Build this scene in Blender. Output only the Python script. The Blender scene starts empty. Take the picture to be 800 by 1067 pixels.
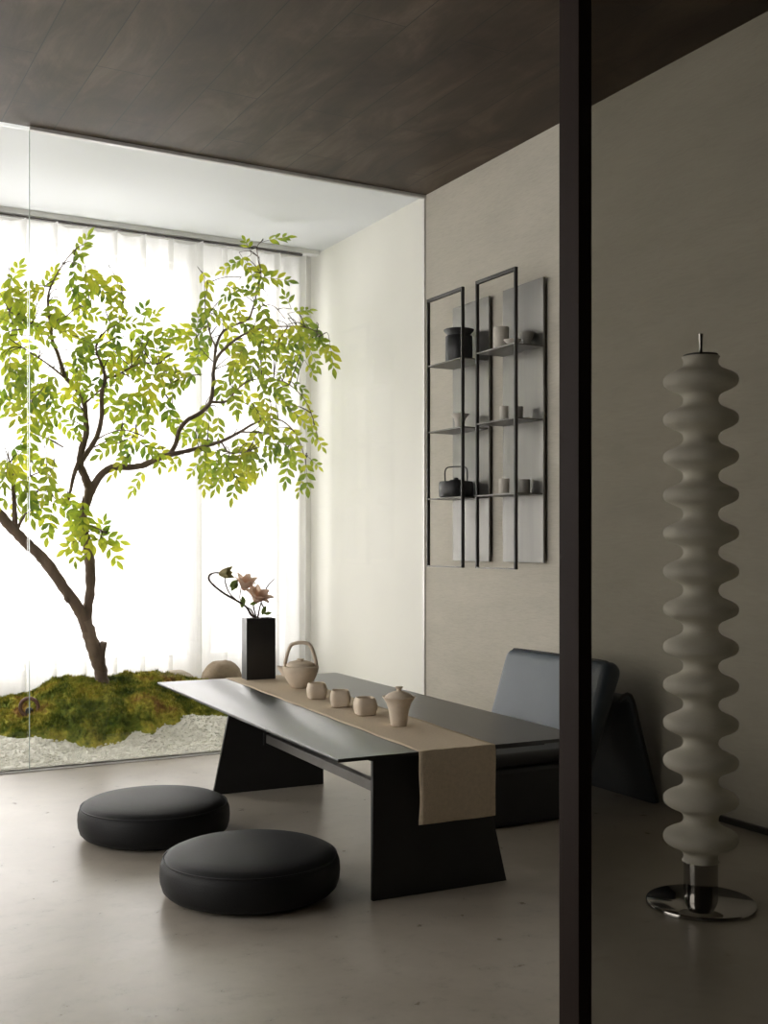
import bpy, math, random
import numpy as np
from mathutils import Vector, Matrix, noise as mnoise

random.seed(7)
rng = np.random.default_rng(7)
SC = bpy.context.scene
COL = SC.collection
R = math.radians
PI = math.pi
CEIL = 2.846
WX = 3.01          # right wall
GY = 5.07          # glass partition to the indoor garden
BY = 6.50          # back wall (windows)

# ------------------------------------------------------------------ camera frame helpers
YAW = R(28.6)
S_, C_ = math.sin(YAW), math.cos(YAW)
FPX, HOR = 1162.0, 568.0

def ray(px):
    u = (px - 400) / FPX
    return (S_ + u * C_, C_ - u * S_)

def at_y(px, py, Y):
    dx, dy = ray(px)
    t = Y / dy
    return Vector((dx * t, Y, 1 - (py - HOR) / FPX * t))

def at_x(px, py, X):
    dx, dy = ray(px)
    t = X / dx
    return Vector((X, dy * t, 1 - (py - HOR) / FPX * t))

def at_z(px, py, z):
    t = FPX * (1 - z) / (py - HOR)
    dx, dy = ray(px)
    return Vector((dx * t, dy * t, z))

# ------------------------------------------------------------------ materials
def nodes_of(name):
    m = bpy.data.materials.new(name)
    m.use_nodes = True
    nt = m.node_tree
    for n in list(nt.nodes):
        nt.nodes.remove(n)
    out = nt.nodes.new('ShaderNodeOutputMaterial')
    return m, nt, out

def N(nt, kind, **kw):
    n = nt.nodes.new(kind)
    for k, v in kw.items():
        if k in n.inputs:
            n.inputs[k].default_value = v
        else:
            setattr(n, k, v)
    return n

def coords(nt, scale=(1, 1, 1), rot=(0, 0, 0), loc=(0, 0, 0), world=False):
    if world:
        g = nt.nodes.new('ShaderNodeNewGeometry')
        src = g.outputs['Position']
    else:
        t = nt.nodes.new('ShaderNodeTexCoord')
        src = t.outputs['Object']
    mp = nt.nodes.new('ShaderNodeMapping')
    mp.inputs['Scale'].default_value = scale
    mp.inputs['Rotation'].default_value = rot
    mp.inputs['Location'].default_value = loc
    nt.links.new(src, mp.inputs['Vector'])
    return mp.outputs['Vector']

def ramp(nt, fac, stops):
    r = nt.nodes.new('ShaderNodeValToRGB')
    el = r.color_ramp.elements
    while len(el) < len(stops):
        el.new(0.5)
    for e, (p, c) in zip(el, stops):
        e.position = p
        e.color = (c[0], c[1], c[2], 1)
    nt.links.new(fac, r.inputs['Fac'])
    return r.outputs['Color']

def mat(name, c1, c2=None, rough=0.6, metal=0.0, scale=6.0, bump=0.0, bscale=60.0, detail=6.0,
        stretch=(1, 1, 1), spec=0.5, sheen=0.0, trans=0.0, world=False, rvar=0.0, coat=0.0):
    m, nt, out = nodes_of(name)
    p = N(nt, 'ShaderNodeBsdfPrincipled')
    p.inputs['Roughness'].default_value = rough
    p.inputs['Metallic'].default_value = metal
    p.inputs['Specular IOR Level'].default_value = spec
    p.inputs['Sheen Weight'].default_value = sheen
    p.inputs['Coat Weight'].default_value = coat
    c2 = c2 or tuple(v * 0.85 for v in c1)
    vec = coords(nt, stretch, world=world)
    nz = N(nt, 'ShaderNodeTexNoise', Scale=scale, Detail=detail, Roughness=0.6)
    nt.links.new(vec, nz.inputs['Vector'])
    colr = ramp(nt, nz.outputs['Fac'], [(0.3, c2), (0.7, c1)])
    nt.links.new(colr, p.inputs['Base Color'])
    if rvar:
        mr = N(nt, 'ShaderNodeMapRange')
        mr.inputs['To Min'].default_value = rough - rvar
        mr.inputs['To Max'].default_value = rough + rvar
        nt.links.new(nz.outputs['Fac'], mr.inputs['Value'])
        nt.links.new(mr.outputs['Result'], p.inputs['Roughness'])
    if bump:
        nb = N(nt, 'ShaderNodeTexNoise', Scale=bscale, Detail=4.0)
        nt.links.new(vec, nb.inputs['Vector'])
        b = N(nt, 'ShaderNodeBump', Strength=bump, Distance=0.01)
        nt.links.new(nb.outputs['Fac'], b.inputs['Height'])
        nt.links.new(b.outputs['Normal'], p.inputs['Normal'])
    sh = p.outputs['BSDF']
    if trans:
        tr = N(nt, 'ShaderNodeBsdfTranslucent')
        nt.links.new(colr, tr.inputs['Color'])
        mx = N(nt, 'ShaderNodeMixShader', Fac=trans)
        nt.links.new(sh, mx.inputs[1])
        nt.links.new(tr.outputs[0], mx.inputs[2])
        sh = mx.outputs[0]
    nt.links.new(sh, out.inputs['Surface'])
    return m

def glass_mat(name, tint, gloss=1.0):
    # thin architectural pane: tinted see-through plus a fresnel reflection
    m, nt, out = nodes_of(name)
    t = N(nt, 'ShaderNodeBsdfTransparent', Color=(*tint, 1))
    g = N(nt, 'ShaderNodeBsdfGlossy', Color=(gloss, gloss, gloss, 1), Roughness=0.0)
    lw = N(nt, 'ShaderNodeLayerWeight', Blend=0.5)
    pw = N(nt, 'ShaderNodeMath', operation='POWER'); pw.inputs[1].default_value = 5.0
    f = N(nt, 'ShaderNodeMath', operation='MULTIPLY_ADD'); f.inputs[1].default_value = 0.96; f.inputs[2].default_value = 0.035
    nt.links.new(lw.outputs['Facing'], pw.inputs[0]); nt.links.new(pw.outputs[0], f.inputs[0])
    mx = N(nt, 'ShaderNodeMixShader')
    nt.links.new(f.outputs[0], mx.inputs[0])
    nt.links.new(t.outputs[0], mx.inputs[1])
    nt.links.new(g.outputs[0], mx.inputs[2])
    nt.links.new(mx.outputs[0], out.inputs['Surface'])
    return m

def curtain_mat():
    m, nt, out = nodes_of('sheer_white_voile')
    vec = coords(nt, (60, 60, 4))
    nz = N(nt, 'ShaderNodeTexNoise', Scale=3.0, Detail=3.0)
    nt.links.new(vec, nz.inputs['Vector'])
    colr = ramp(nt, nz.outputs['Fac'], [(0.2, (0.78, 0.78, 0.77)), (0.8, (0.86, 0.86, 0.85))])
    d = N(nt, 'ShaderNodeBsdfDiffuse')
    t = N(nt, 'ShaderNodeBsdfTranslucent')
    tp = N(nt, 'ShaderNodeBsdfTransparent', Color=(1, 1, 1, 1))
    nt.links.new(colr, d.inputs['Color'])
    nt.links.new(colr, t.inputs['Color'])
    a = N(nt, 'ShaderNodeMixShader', Fac=0.65)
    nt.links.new(d.outputs[0], a.inputs[1]); nt.links.new(t.outputs[0], a.inputs[2])
    b = N(nt, 'ShaderNodeMixShader', Fac=0.32)
    nt.links.new(a.outputs[0], b.inputs[1]); nt.links.new(tp.outputs[0], b.inputs[2])
    nt.links.new(b.outputs[0], out.inputs['Surface'])
    return m

def ceiling_mat():
    m, nt, out = nodes_of('dark_wood_ceiling_planks')
    p = N(nt, 'ShaderNodeBsdfPrincipled', Roughness=0.55)
    p.inputs['Specular IOR Level'].default_value = 0.25
    # planks run along Y: swap axes so brick rows are 0.222 m wide strips in X
    vec = coords(nt, (1, 1, 1), rot=(0, 0, R(90)), loc=(0, 0, 0), world=True)
    mp2 = N(nt, 'ShaderNodeMapping')
    mp2.inputs['Location'].default_value = (0.25, -1.083 + 0.222 * 5, 0)
    nt.links.new(vec, mp2.inputs['Vector'])
    br = N(nt, 'ShaderNodeTexBrick', Scale=1.0)
    br.offset = 0.37; br.offset_frequency = 2
    br.inputs['Color1'].default_value = (0.0, 0.0, 0.0, 1)
    br.inputs['Color2'].default_value = (1.0, 1.0, 1.0, 1)
    br.inputs['Mortar'].default_value = (0.5, 0.5, 0.5, 1)
    br.inputs['Mortar Size'].default_value = 0.0022
    br.inputs['Mortar Smooth'].default_value = 0.3
    br.inputs['Brick Width'].default_value = 1.35
    br.inputs['Row Height'].default_value = 0.222
    nt.links.new(mp2.outputs['Vector'], br.inputs['Vector'])
    g1 = coords(nt, (2.2, 0.9, 1), world=True)
    nz = N(nt, 'ShaderNodeTexNoise', Scale=2.0, Detail=7.0, Roughness=0.62, Distortion=0.6)
    nt.links.new(g1, nz.inputs['Vector'])
    g2 = coords(nt, (40, 1.5, 1), world=True)
    n2 = N(nt, 'ShaderNodeTexNoise', Scale=3.0, Detail=4.0)
    nt.links.new(g2, n2.inputs['Vector'])
    base = ramp(nt, nz.outputs['Fac'], [(0.32, (0.026, 0.0165, 0.0100)), (0.52, (0.049, 0.033, 0.021)), (0.72, (0.092, 0.067, 0.046))])
    grain = ramp(nt, n2.outputs['Fac'], [(0.3, (0.9, 0.9, 0.9)), (0.7, (1.05, 1.05, 1.05))])
    mul = N(nt, 'ShaderNodeMix', data_type='RGBA', blend_type='MULTIPLY')
    mul.inputs[0].default_value = 1.0
    nt.links.new(base, mul.inputs[6]); nt.links.new(grain, mul.inputs[7])
    tone = ramp(nt, br.outputs['Color'], [(0.0, (0.88, 0.88, 0.88)), (1.0, (1.1, 1.1, 1.1))])
    mul2 = N(nt, 'ShaderNodeMix', data_type='RGBA', blend_type='MULTIPLY')
    mul2.inputs[0].default_value = 1.0
    nt.links.new(mul.outputs[2], mul2.inputs[6]); nt.links.new(tone, mul2.inputs[7])
    seam = N(nt, 'ShaderNodeMix', data_type='RGBA')
    nt.links.new(br.outputs['Fac'], seam.inputs[0])
    nt.links.new(mul2.outputs[2], seam.inputs[6])
    seam.inputs[7].default_value = (0.015, 0.012, 0.01, 1)
    nt.links.new(seam.outputs[2], p.inputs['Base Color'])
    nt.links.new(p.outputs[0], out.inputs['Surface'])
    return m

def floor_mat():
    m, nt, out = nodes_of('polished_beige_microcement')
    p = N(nt, 'ShaderNodeBsdfPrincipled', Roughness=0.3)
    vec = coords(nt, (1, 1, 1), world=True)
    a = N(nt, 'ShaderNodeTexNoise', Scale=1.3, Detail=8.0, Roughness=0.62, Distortion=0.4)
    b = N(nt, 'ShaderNodeTexNoise', Scale=14.0, Detail=6.0, Roughness=0.7)
    c = N(nt, 'ShaderNodeTexVoronoi', Scale=9.0)
    for n in (a, b, c):
        nt.links.new(vec, n.inputs['Vector'])
    base = ramp(nt, a.outputs['Fac'], [(0.3, (0.32, 0.285, 0.235)), (0.5, (0.40, 0.36, 0.30)), (0.72, (0.49, 0.45, 0.385))])
    fine = ramp(nt, b.outputs['Fac'], [(0.28, (0.78, 0.77, 0.75)), (0.45, (0.98, 0.98, 0.98)), (0.75, (1.08, 1.08, 1.08))])
    mul = N(nt, 'ShaderNodeMix', data_type='RGBA', blend_type='MULTIPLY')
    mul.inputs[0].default_value = 1.0
    nt.links.new(base, mul.inputs[6]); nt.links.new(fine, mul.inputs[7])
    # small dark pits with a shape of their own
    pit = ramp(nt, c.outputs['Distance'], [(0.0, (0.80, 0.78, 0.75)), (0.06, (1, 1, 1))])
    mul2 = N(nt, 'ShaderNodeMix', data_type='RGBA', blend_type='MULTIPLY')
    mul2.inputs[0].default_value = 0.6
    nt.links.new(mul.outputs[2], mul2.inputs[6]); nt.links.new(pit, mul2.inputs[7])
    nt.links.new(mul2.outputs[2], p.inputs['Base Color'])
    mr = N(nt, 'ShaderNodeMapRange')
    mr.inputs['To Min'].default_value = 0.2
    mr.inputs['To Max'].default_value = 0.42
    nt.links.new(b.outputs['Fac'], mr.inputs['Value'])
    nt.links.new(mr.outputs['Result'], p.inputs['Roughness'])
    bp = N(nt, 'ShaderNodeBump', Strength=0.06, Distance=0.01)
    nt.links.new(a.outputs['Fac'], bp.inputs['Height'])
    nt.links.new(bp.outputs['Normal'], p.inputs['Normal'])
    nt.links.new(p.outputs[0], out.inputs['Surface'])
    return m

def leaf_mat():
    m, nt, out = nodes_of('fresh_green_leaf')
    vec = coords(nt)
    nz = N(nt, 'ShaderNodeTexNoise', Scale=7.0, Detail=3.0)
    nt.links.new(vec, nz.inputs['Vector'])
    colr = ramp(nt, nz.outputs['Fac'], [(0.34, (0.11, 0.19, 0.025)), (0.5, (0.29, 0.37, 0.030)), (0.66, (0.55, 0.56, 0.045))])
    p = N(nt, 'ShaderNodeBsdfPrincipled', Roughness=0.5)
    t = N(nt, 'ShaderNodeBsdfTranslucent')
    nt.links.new(colr, p.inputs['Base Color']); nt.links.new(colr, t.inputs['Color'])
    mx = N(nt, 'ShaderNodeMixShader', Fac=0.5)
    nt.links.new(p.outputs[0], mx.inputs[1]); nt.links.new(t.outputs[0], mx.inputs[2])
    nt.links.new(mx.outputs[0], out.inputs['Surface'])
    return m

def moss_mat():
    m, nt, out = nodes_of('mixed_green_moss')
    vec = coords(nt, world=True)
    a = N(nt, 'ShaderNodeTexNoise', Scale=5.0, Detail=6.0, Roughness=0.7)
    b = N(nt, 'ShaderNodeTexNoise', Scale=45.0, Detail=3.0)
    nt.links.new(vec, a.inputs['Vector']); nt.links.new(vec, b.inputs['Vector'])
    base = ramp(nt, a.outputs['Fac'], [(0.34, (0.05, 0.09, 0.015)), (0.46, (0.17, 0.20, 0.028)), (0.56, (0.42, 0.38, 0.06)), (0.66, (0.32, 0.18, 0.06))])
    f = ramp(nt, b.outputs['Fac'], [(0.3, (0.6, 0.6, 0.6)), (0.7, (1.25, 1.25, 1.25))])
    mul = N(nt, 'ShaderNodeMix', data_type='RGBA', blend_type='MULTIPLY')
    mul.inputs[0].default_value = 1.0
    nt.links.new(base, mul.inputs[6]); nt.links.new(f, mul.inputs[7])
    p = N(nt, 'ShaderNodeBsdfPrincipled', Roughness=0.9)
    p.inputs['Specular IOR Level'].default_value = 0.1
    nt.links.new(mul.outputs[2], p.inputs['Base Color'])
    nt.links.new(p.outputs[0], out.inputs['Surface'])
    return m

M = {}
M['wall'] = mat('warm_grey_plaster', (0.49, 0.46, 0.395), (0.44, 0.415, 0.355), rough=0.9, scale=2.2, bump=0.10, bscale=40, stretch=(1, 1, 3.5), spec=0.2, world=True)
def woven(mm):
    nt = mm.node_tree
    p = [n for n in nt.nodes if n.type == 'BSDF_PRINCIPLED'][0]
    link = p.inputs['Base Color'].links[0]
    src = link.from_socket
    vec = coords(nt, (1, 9, 110), world=True)
    nz = N(nt, 'ShaderNodeTexNoise', Scale=2.2, Detail=5.0, Roughness=0.7)
    nt.links.new(vec, nz.inputs['Vector'])
    f = ramp(nt, nz.outputs['Fac'], [(0.3, (0.89, 0.89, 0.885)), (0.5, (1, 1, 1)), (0.7, (1.06, 1.06, 1.06))])
    mul = N(nt, 'ShaderNodeMix', data_type='RGBA', blend_type='MULTIPLY')
    mul.inputs[0].default_value = 1.0
    nt.links.new(src, mul.inputs[6]); nt.links.new(f, mul.inputs[7])
    nt.links.new(mul.outputs[2], p.inputs['Base Color'])
woven(M['wall'])
M['white'] = mat('matte_white_paint', (0.80, 0.79, 0.76), (0.77, 0.76, 0.73), rough=0.9, scale=2, spec=0.2, world=True)
M['garden_ceiling'] = mat('white_garden_ceiling', (0.69, 0.71, 0.73), (0.67, 0.69, 0.71), rough=0.9, scale=2, spec=0.2, world=True)
M['cream'] = mat('cream_garden_wall', (0.75, 0.745, 0.70), (0.71, 0.705, 0.66), rough=0.9, scale=2, spec=0.2, world=True)
M['darkwall'] = mat('dark_taupe_wall', (0.10, 0.09, 0.08), rough=0.9, scale=2, world=True)
M['ceiling'] = ceiling_mat()
M['floor'] = floor_mat()
M['glass'] = glass_mat('clear_greenish_glass', (0.985, 0.981, 0.979), 0.9)
M['smoke'] = glass_mat('smoked_glass', (0.645, 0.635, 0.61), 0.35)
M['edge'] = mat('polished_glass_edge', (0.45, 0.52, 0.46), rough=0.15, scale=20)
M['alu'] = mat('brushed_aluminium_channel', (0.70, 0.69, 0.66), rough=0.4, metal=0.3, scale=30)
M['bronze'] = mat('dark_bronze_frame', (0.022, 0.014, 0.011), (0.018, 0.0115, 0.009), rough=0.6, spec=0.08, metal=0.0, scale=14, stretch=(1, 1, .1))
M['curtain'] = curtain_mat()
M['track'] = mat('dark_curtain_track', (0.06, 0.055, 0.05), rough=0.5)
M['frame_white'] = mat('white_window_frame', (0.75, 0.75, 0.74), rough=0.5)
M['blacksteel'] = mat('black_steel', (0.014, 0.013, 0.013), (0.009, 0.0085, 0.0085), rough=0.4, metal=0.0, scale=9, bump=0.03, bscale=20)
M['tabletop'] = mat('black_lacquered_top', (0.022, 0.022, 0.021), (0.014, 0.014, 0.014), rough=0.29, scale=7, stretch=(2, .6, 1), spec=0.5, coat=0.0)
M['bar'] = mat('grey_metal_bar', (0.16, 0.15, 0.14), rough=0.45, metal=0.4, scale=30)
M['linen'] = mat('natural_linen', (0.66, 0.55, 0.41), (0.56, 0.465, 0.345), rough=0.95, scale=90, bump=0.35, bscale=260, stretch=(1, 3, 1), spec=0.1)
M['stoneware'] = mat('beige_stoneware', (0.66, 0.56, 0.445), (0.58, 0.49, 0.385), rough=0.8, scale=30, bump=0.15, bscale=120, spec=0.3)
M['paleware'] = mat('pale_ceramic', (0.52, 0.49, 0.43), (0.46, 0.43, 0.38), rough=0.6, scale=30)
M['greyware'] = mat('grey_ceramic', (0.20, 0.19, 0.17), rough=0.7, scale=30)
M['blackware'] = mat('black_ceramic', (0.018, 0.019, 0.020), (0.01, 0.01, 0.011), rough=0.45, scale=20, bump=0.1, bscale=90)
M['vase'] = mat('black_vase', (0.010, 0.009, 0.009), (0.007, 0.0065, 0.0065), rough=0.35, scale=12)
M['velvet'] = mat('charcoal_leather_cushion', (0.010, 0.0102, 0.011), (0.007, 0.0072, 0.0078), rough=0.55, scale=5, bump=0.12, bscale=240, spec=0.25, sheen=0.02)
M['chair'] = mat('blue_grey_leather', (0.035, 0.053, 0.072), (0.028, 0.043, 0.060), rough=0.42, scale=6, bump=0.06, bscale=160, spec=0.5)
M['chair_black'] = mat('black_upholstery', (0.010, 0.010, 0.011), rough=0.6, scale=6, bump=0.06, bscale=160)
M['panel'] = mat('satin_grey_metal_panel', (0.17, 0.165, 0.15), (0.14, 0.135, 0.125), rough=0.33, metal=0.7, scale=3, stretch=(6, 6, .4))
M['shelf_plate'] = mat('grey_metal_shelf', (0.12, 0.115, 0.105), rough=0.4, metal=0.5, scale=12)
M['shelf_frame'] = mat('blackened_steel_frame', (0.028, 0.025, 0.023), rough=0.4, metal=0.3, scale=12)
M['lamp'] = mat('white_textured_lamp_shade', (0.86, 0.84, 0.77), (0.76, 0.74, 0.67), rough=0.75, scale=18, bump=0.2, bscale=70, trans=0.3, stretch=(1, 1, 3))
M['chrome'] = mat('polished_chrome', (0.45, 0.44, 0.43), rough=0.08, metal=1.0, scale=3)
M['bark'] = mat('brown_tree_bark', (0.20, 0.145, 0.105), (0.10, 0.07, 0.05), rough=0.9, scale=16, bump=0.9, bscale=45, stretch=(1, 1, .25))
M['twig'] = mat('thin_dark_twig', (0.060, 0.045, 0.035), rough=0.9, scale=20)
M['leaf'] = leaf_mat()
M['moss'] = moss_mat()
M['gravel'] = mat('pale_gravel', (0.84, 0.83, 0.75), (0.66, 0.65, 0.57), rough=0.9, scale=28, bump=0.4, bscale=140, world=True)
M['rock'] = mat('tan_boulder', (0.33, 0.26, 0.18), (0.20, 0.15, 0.10), rough=0.9, scale=9, bump=0.6, bscale=30)
M['palerock'] = mat('pale_boulder', (0.52, 0.47, 0.39), (0.42, 0.37, 0.30), rough=0.9, scale=9, bump=0.6, bscale=30)
M['ring'] = mat('rusty_brown_ceramic_ring', (0.16, 0.075, 0.045), (0.10, 0.05, 0.03), rough=0.6, scale=20)
M['petal'] = mat('blush_magnolia_petal', (0.85, 0.70, 0.58), (0.75, 0.56, 0.44), rough=0.7, scale=25, trans=0.5)
M['bloomleaf'] = mat('dull_green_leaf', (0.16, 0.22, 0.05), (0.09, 0.14, 0.03), rough=0.6, scale=25, trans=0.35)
M['bud'] = mat('olive_green_bud', (0.34, 0.28, 0.13), (0.25, 0.22, 0.09), rough=0.7, scale=25, trans=0.3)

# ------------------------------------------------------------------ mesh builder
class MB:
    def __init__(self):
        self.v = []; self.f = []
    def add(self, vs, fs):
        o = len(self.v)
        self.v += [tuple(p) for p in vs]
        self.f += [tuple(i + o for i in f) for f in fs]
        return self
    def box(self, x0, x1, y0, y1, z0, z1):
        vs = [(x, y, z) for x in (x0, x1) for y in (y0, y1) for z in (z0, z1)]
        fs = [(0, 1, 3, 2), (4, 6, 7, 5), (0, 4, 5, 1), (2, 3, 7, 6), (0, 2, 6, 4), (1, 5, 7, 3)]
        return self.add(vs, fs)
    def prism_y(self, prof, y0, y1):      # prof: (x, z) loop
        n = len(prof)
        vs = [(x, y0, z) for x, z in prof] + [(x, y1, z) for x, z in prof]
        fs = [tuple(range(n)), tuple(range(2 * n - 1, n - 1, -1))]
        fs += [(i, i + n, (i + 1) % n + n, (i + 1) % n) for i in range(n)]
        return self.add(vs, fs)
    def lathe(self, prof, n=48, c=(0, 0, 0), sx=1, sy=1, cap=True, mod=None):
        vs = []
        for r, z in prof:
            for k in range(n):
                a = 2 * PI * k / n
                q = mod(a, z) if mod else 1
                vs.append((c[0] + r * sx * q * math.cos(a), c[1] + r * sy * q * math.sin(a), c[2] + z))
        fs = []
        m = len(prof)
        for j in range(m - 1):
            for k in range(n):
                k2 = (k + 1) % n
                fs.append((j * n + k, j * n + k2, (j + 1) * n + k2, (j + 1) * n + k))
        if cap:
            fs.append(tuple(range(n - 1, -1, -1)))
            fs.append(tuple((m - 1) * n + k for k in range(n)))
        return self.add(vs, fs)
    def tube(self, pts, rads, n=8, wob=0.0, seed=0, close=False):
        pts = [Vector(p) for p in pts]
        if not hasattr(rads, '__len__'):
            rads = [rads] * len(pts)
        vs, fs = [], []
        up = None
        L = len(pts)
        for i, p in enumerate(pts):
            if close:
                d = pts[(i + 1) % L] - pts[i - 1]
            else:
                d = pts[min(i + 1, L - 1)] - pts[max(i - 1, 0)]
            d.normalize()
            if up is None:
                up = d.orthogonal().normalized()
            up = (up - d * up.dot(d)).normalized()
            s = d.cross(up)
            for k in range(n):
                a = 2 * PI * k / n
                r = rads[i]
                if wob:
                    q = p + (up * math.cos(a) + s * math.sin(a)) * r
                    r *= 1 + wob * (mnoise.noise(q * (0.45 / max(r, .004)) + Vector((seed, 0, 0))))
                vs.append(p + (up * math.cos(a) + s * math.sin(a)) * r)
        for i in range(L if close else L - 1):
            i2 = (i + 1) % L
            for k in range(n):
                k2 = (k + 1) % n
                fs.append((i * n + k, i * n + k2, i2 * n + k2, i2 * n + k))
        if not close:
            fs.append(tuple(range(n - 1, -1, -1)))
            fs.append(tuple((L - 1) * n + k for k in range(n)))
        return self.add(vs, fs)
    def build(self, name, material, parent=None, smooth=False, bevel=0, seg=2, world=False, subsurf=0):
        vs = self.v
        if parent is not None and world:
            inv = (Matrix.Translation(parent.location) @ parent.rotation_euler.to_matrix().to_4x4()).inverted()
            if getattr(parent, 'parent', None) is None:
                vs = [tuple(inv @ Vector(p)) for p in vs]
            else:
                pp = parent.parent
                inv = (Matrix.Translation(pp.location) @ pp.rotation_euler.to_matrix().to_4x4()).inverted()
                vs = [tuple(inv @ Vector(p)) for p in vs]
        me = bpy.data.meshes.new(name)
        me.from_pydata(vs, [], self.f)
        me.validate()
        me.update()
        me.materials.append(M[material])
        if smooth:
            for p in me.polygons:
                p.use_smooth = True
        me.set_sharp_from_angle(angle=R(48))
        o = bpy.data.objects.new(name, me)
        COL.objects.link(o)
        if parent is not None:
            o.parent = parent
        if bevel:
            b = o.modifiers.new('Bevel', 'BEVEL')
            b.width = bevel; b.segments = seg; b.limit_method = 'ANGLE'; b.angle_limit = R(35)
            b.harden_normals = False
        if subsurf:
            s = o.modifiers.new('Subdivision', 'SUBSURF')
            s.levels = subsurf; s.render_levels = subsurf
        return o

def thing(name, label, cat, loc=(0, 0, 0), rz=0, group=None):
    o = bpy.data.objects.new(name, None)
    COL.objects.link(o)
    o.empty_display_size = 0.05
    o.location = loc
    o.rotation_euler = (0, 0, rz)
    o['label'] = label; o['category'] = cat
    if group: o['group'] = group
    return o

def tag(o, label, cat, group=None, kind=None):
    o['label'] = label; o['category'] = cat
    if group: o['group'] = group
    if kind: o['kind'] = kind
    return o

def struct(o, label=None):
    o['kind'] = 'structure'
    if label: o['label'] = label
    return o

def smoothstep(a, b, x):
    t = np.clip((x - a) / (b - a), 0, 1)
    return t * t * (3 - 2 * t)

def catmull(pts, n=6):
    P = [Vector(p) for p in pts]
    P = [P[0] * 2 - P[1]] + P + [P[-1] * 2 - P[-2]]
    out = []
    for i in range(1, len(P) - 2):
        for k in range(n):
            t = k / n
            a, b, c, d = P[i - 1], P[i], P[i + 1], P[i + 2]
            out.append(0.5 * ((2 * b) + (c - a) * t + (2 * a - 5 * b + 4 * c - d) * t * t + (3 * b - a - 3 * c + d) * t ** 3))
    out.append(P[-2])
    return out

def interp(vals, n=6):
    out = []
    for i in range(len(vals) - 1):
        for k in range(n):
            out.append(vals[i] + (vals[i + 1] - vals[i]) * k / n)
    out.append(vals[-1])
    return out

# ================================================================== THE ROOM
LX, RY = -1.6, -1.5     # left wall and wall behind the camera
struct(MB().box(LX, WX, RY, BY, -0.1, 0).build('floor', 'floor'), 'polished beige microcement floor')
struct(MB().box(LX, WX + .1, RY, GY, CEIL, CEIL + .1).build('ceiling', 'ceiling'), 'dark brown plank ceiling')
struct(MB().box(LX, WX + .1, GY, BY + .2, CEIL, CEIL + .1).build('ceiling', 'garden_ceiling'), 'white ceiling above the indoor garden')
struct(MB().box(WX, WX + .1, RY, GY, -0.1, CEIL).build('wall_right', 'wall'), 'warm grey plaster wall')
struct(MB().box(WX, WX + .1, GY, BY + .2, -0.1, CEIL).build('wall_right', 'cream'), 'pale cream wall beside the indoor garden')
LW = (2.2, 4.75, .12, 2.62)     # opening added in the unseen left wall to let fill light in: y0, y1, z0, z1
b = MB()
b.box(LX - .1, LX, RY, LW[0], -0.1, CEIL + .1); b.box(LX - .1, LX, LW[1], BY + .2, -0.1, CEIL + .1)
b.box(LX - .1, LX, LW[0], LW[1], -0.1, LW[2]); b.box(LX - .1, LX, LW[0], LW[1], LW[3], CEIL + .1)
struct(b.build('wall_left', 'wall'), 'plaster wall left of the camera')
b = MB()
for q in (LW[0], (LW[0] + LW[1]) / 2 - .02, LW[1] - .04):
    b.box(LX - .07, LX - .02, q, q + .04, LW[2], LW[3])
b.box(LX - .07, LX - .02, LW[0] + .04, LW[1] - .04, LW[2], LW[2] + .04); b.box(LX - .07, LX - .02, LW[0] + .04, LW[1] - .04, LW[3] - .04, LW[3])
struct(b.build('window_5', 'bronze'), 'tall unseen side window added for fill light left of the camera')  # frame of the added, unseen opening that the room fill comes through
struct(MB().box(LX - .1, WX + .1, RY - .1, RY, -0.1, CEIL + .1).build('wall_rear', 'darkwall'))

# back wall with two window openings
W1 = (-1.3, 2.18); W2 = (2.33, 2.83); WZ = (0.30, 2.70)
b = MB()
b.box(LX, WX, BY, BY + .2, -0.1, WZ[0]); b.box(LX, WX, BY, BY + .2, WZ[1], CEIL)
b.box(LX, W1[0], BY, BY + .2, WZ[0], WZ[1]); b.box(W1[1], W2[0], BY, BY + .2, WZ[0], WZ[1])
b.box(W2[1], WX, BY, BY + .2, WZ[0], WZ[1])
struct(b.build('wall_back', 'white'), 'white window wall behind the curtain')
def window(n, x0, x1, mull):
    f = MB()
    y0, y1 = BY + .06, BY + .11
    w = .035
    f.box(x0, x0 + w, y0, y1, WZ[0], WZ[1]); f.box(x1 - w, x1, y0, y1, WZ[0], WZ[1])
    f.box(x0 + w, x1 - w, y0, y1, WZ[0], WZ[0] + w); f.box(x0 + w, x1 - w, y0, y1, WZ[1] - w, WZ[1])
    for m in mull:
        f.box(m - .025, m + .025, y0, y1, WZ[0] + w, WZ[1] - w)
    o = struct(f.build('window_%d' % n, 'frame_white'))
    xs = [x0 + w] + [q for m in mull for q in (m - .025, m + .025)] + [x1 - w]
    for i in range(0, len(xs), 2):
        MB().box(xs[i], xs[i + 1], y0 + .02, y0 + .026, WZ[0] + w, WZ[1] - w).build('pane', 'glass', o)
window(1, W1[0], W1[1], [-.4, .5])
window(2, W2[0], W2[1], [])

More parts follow.
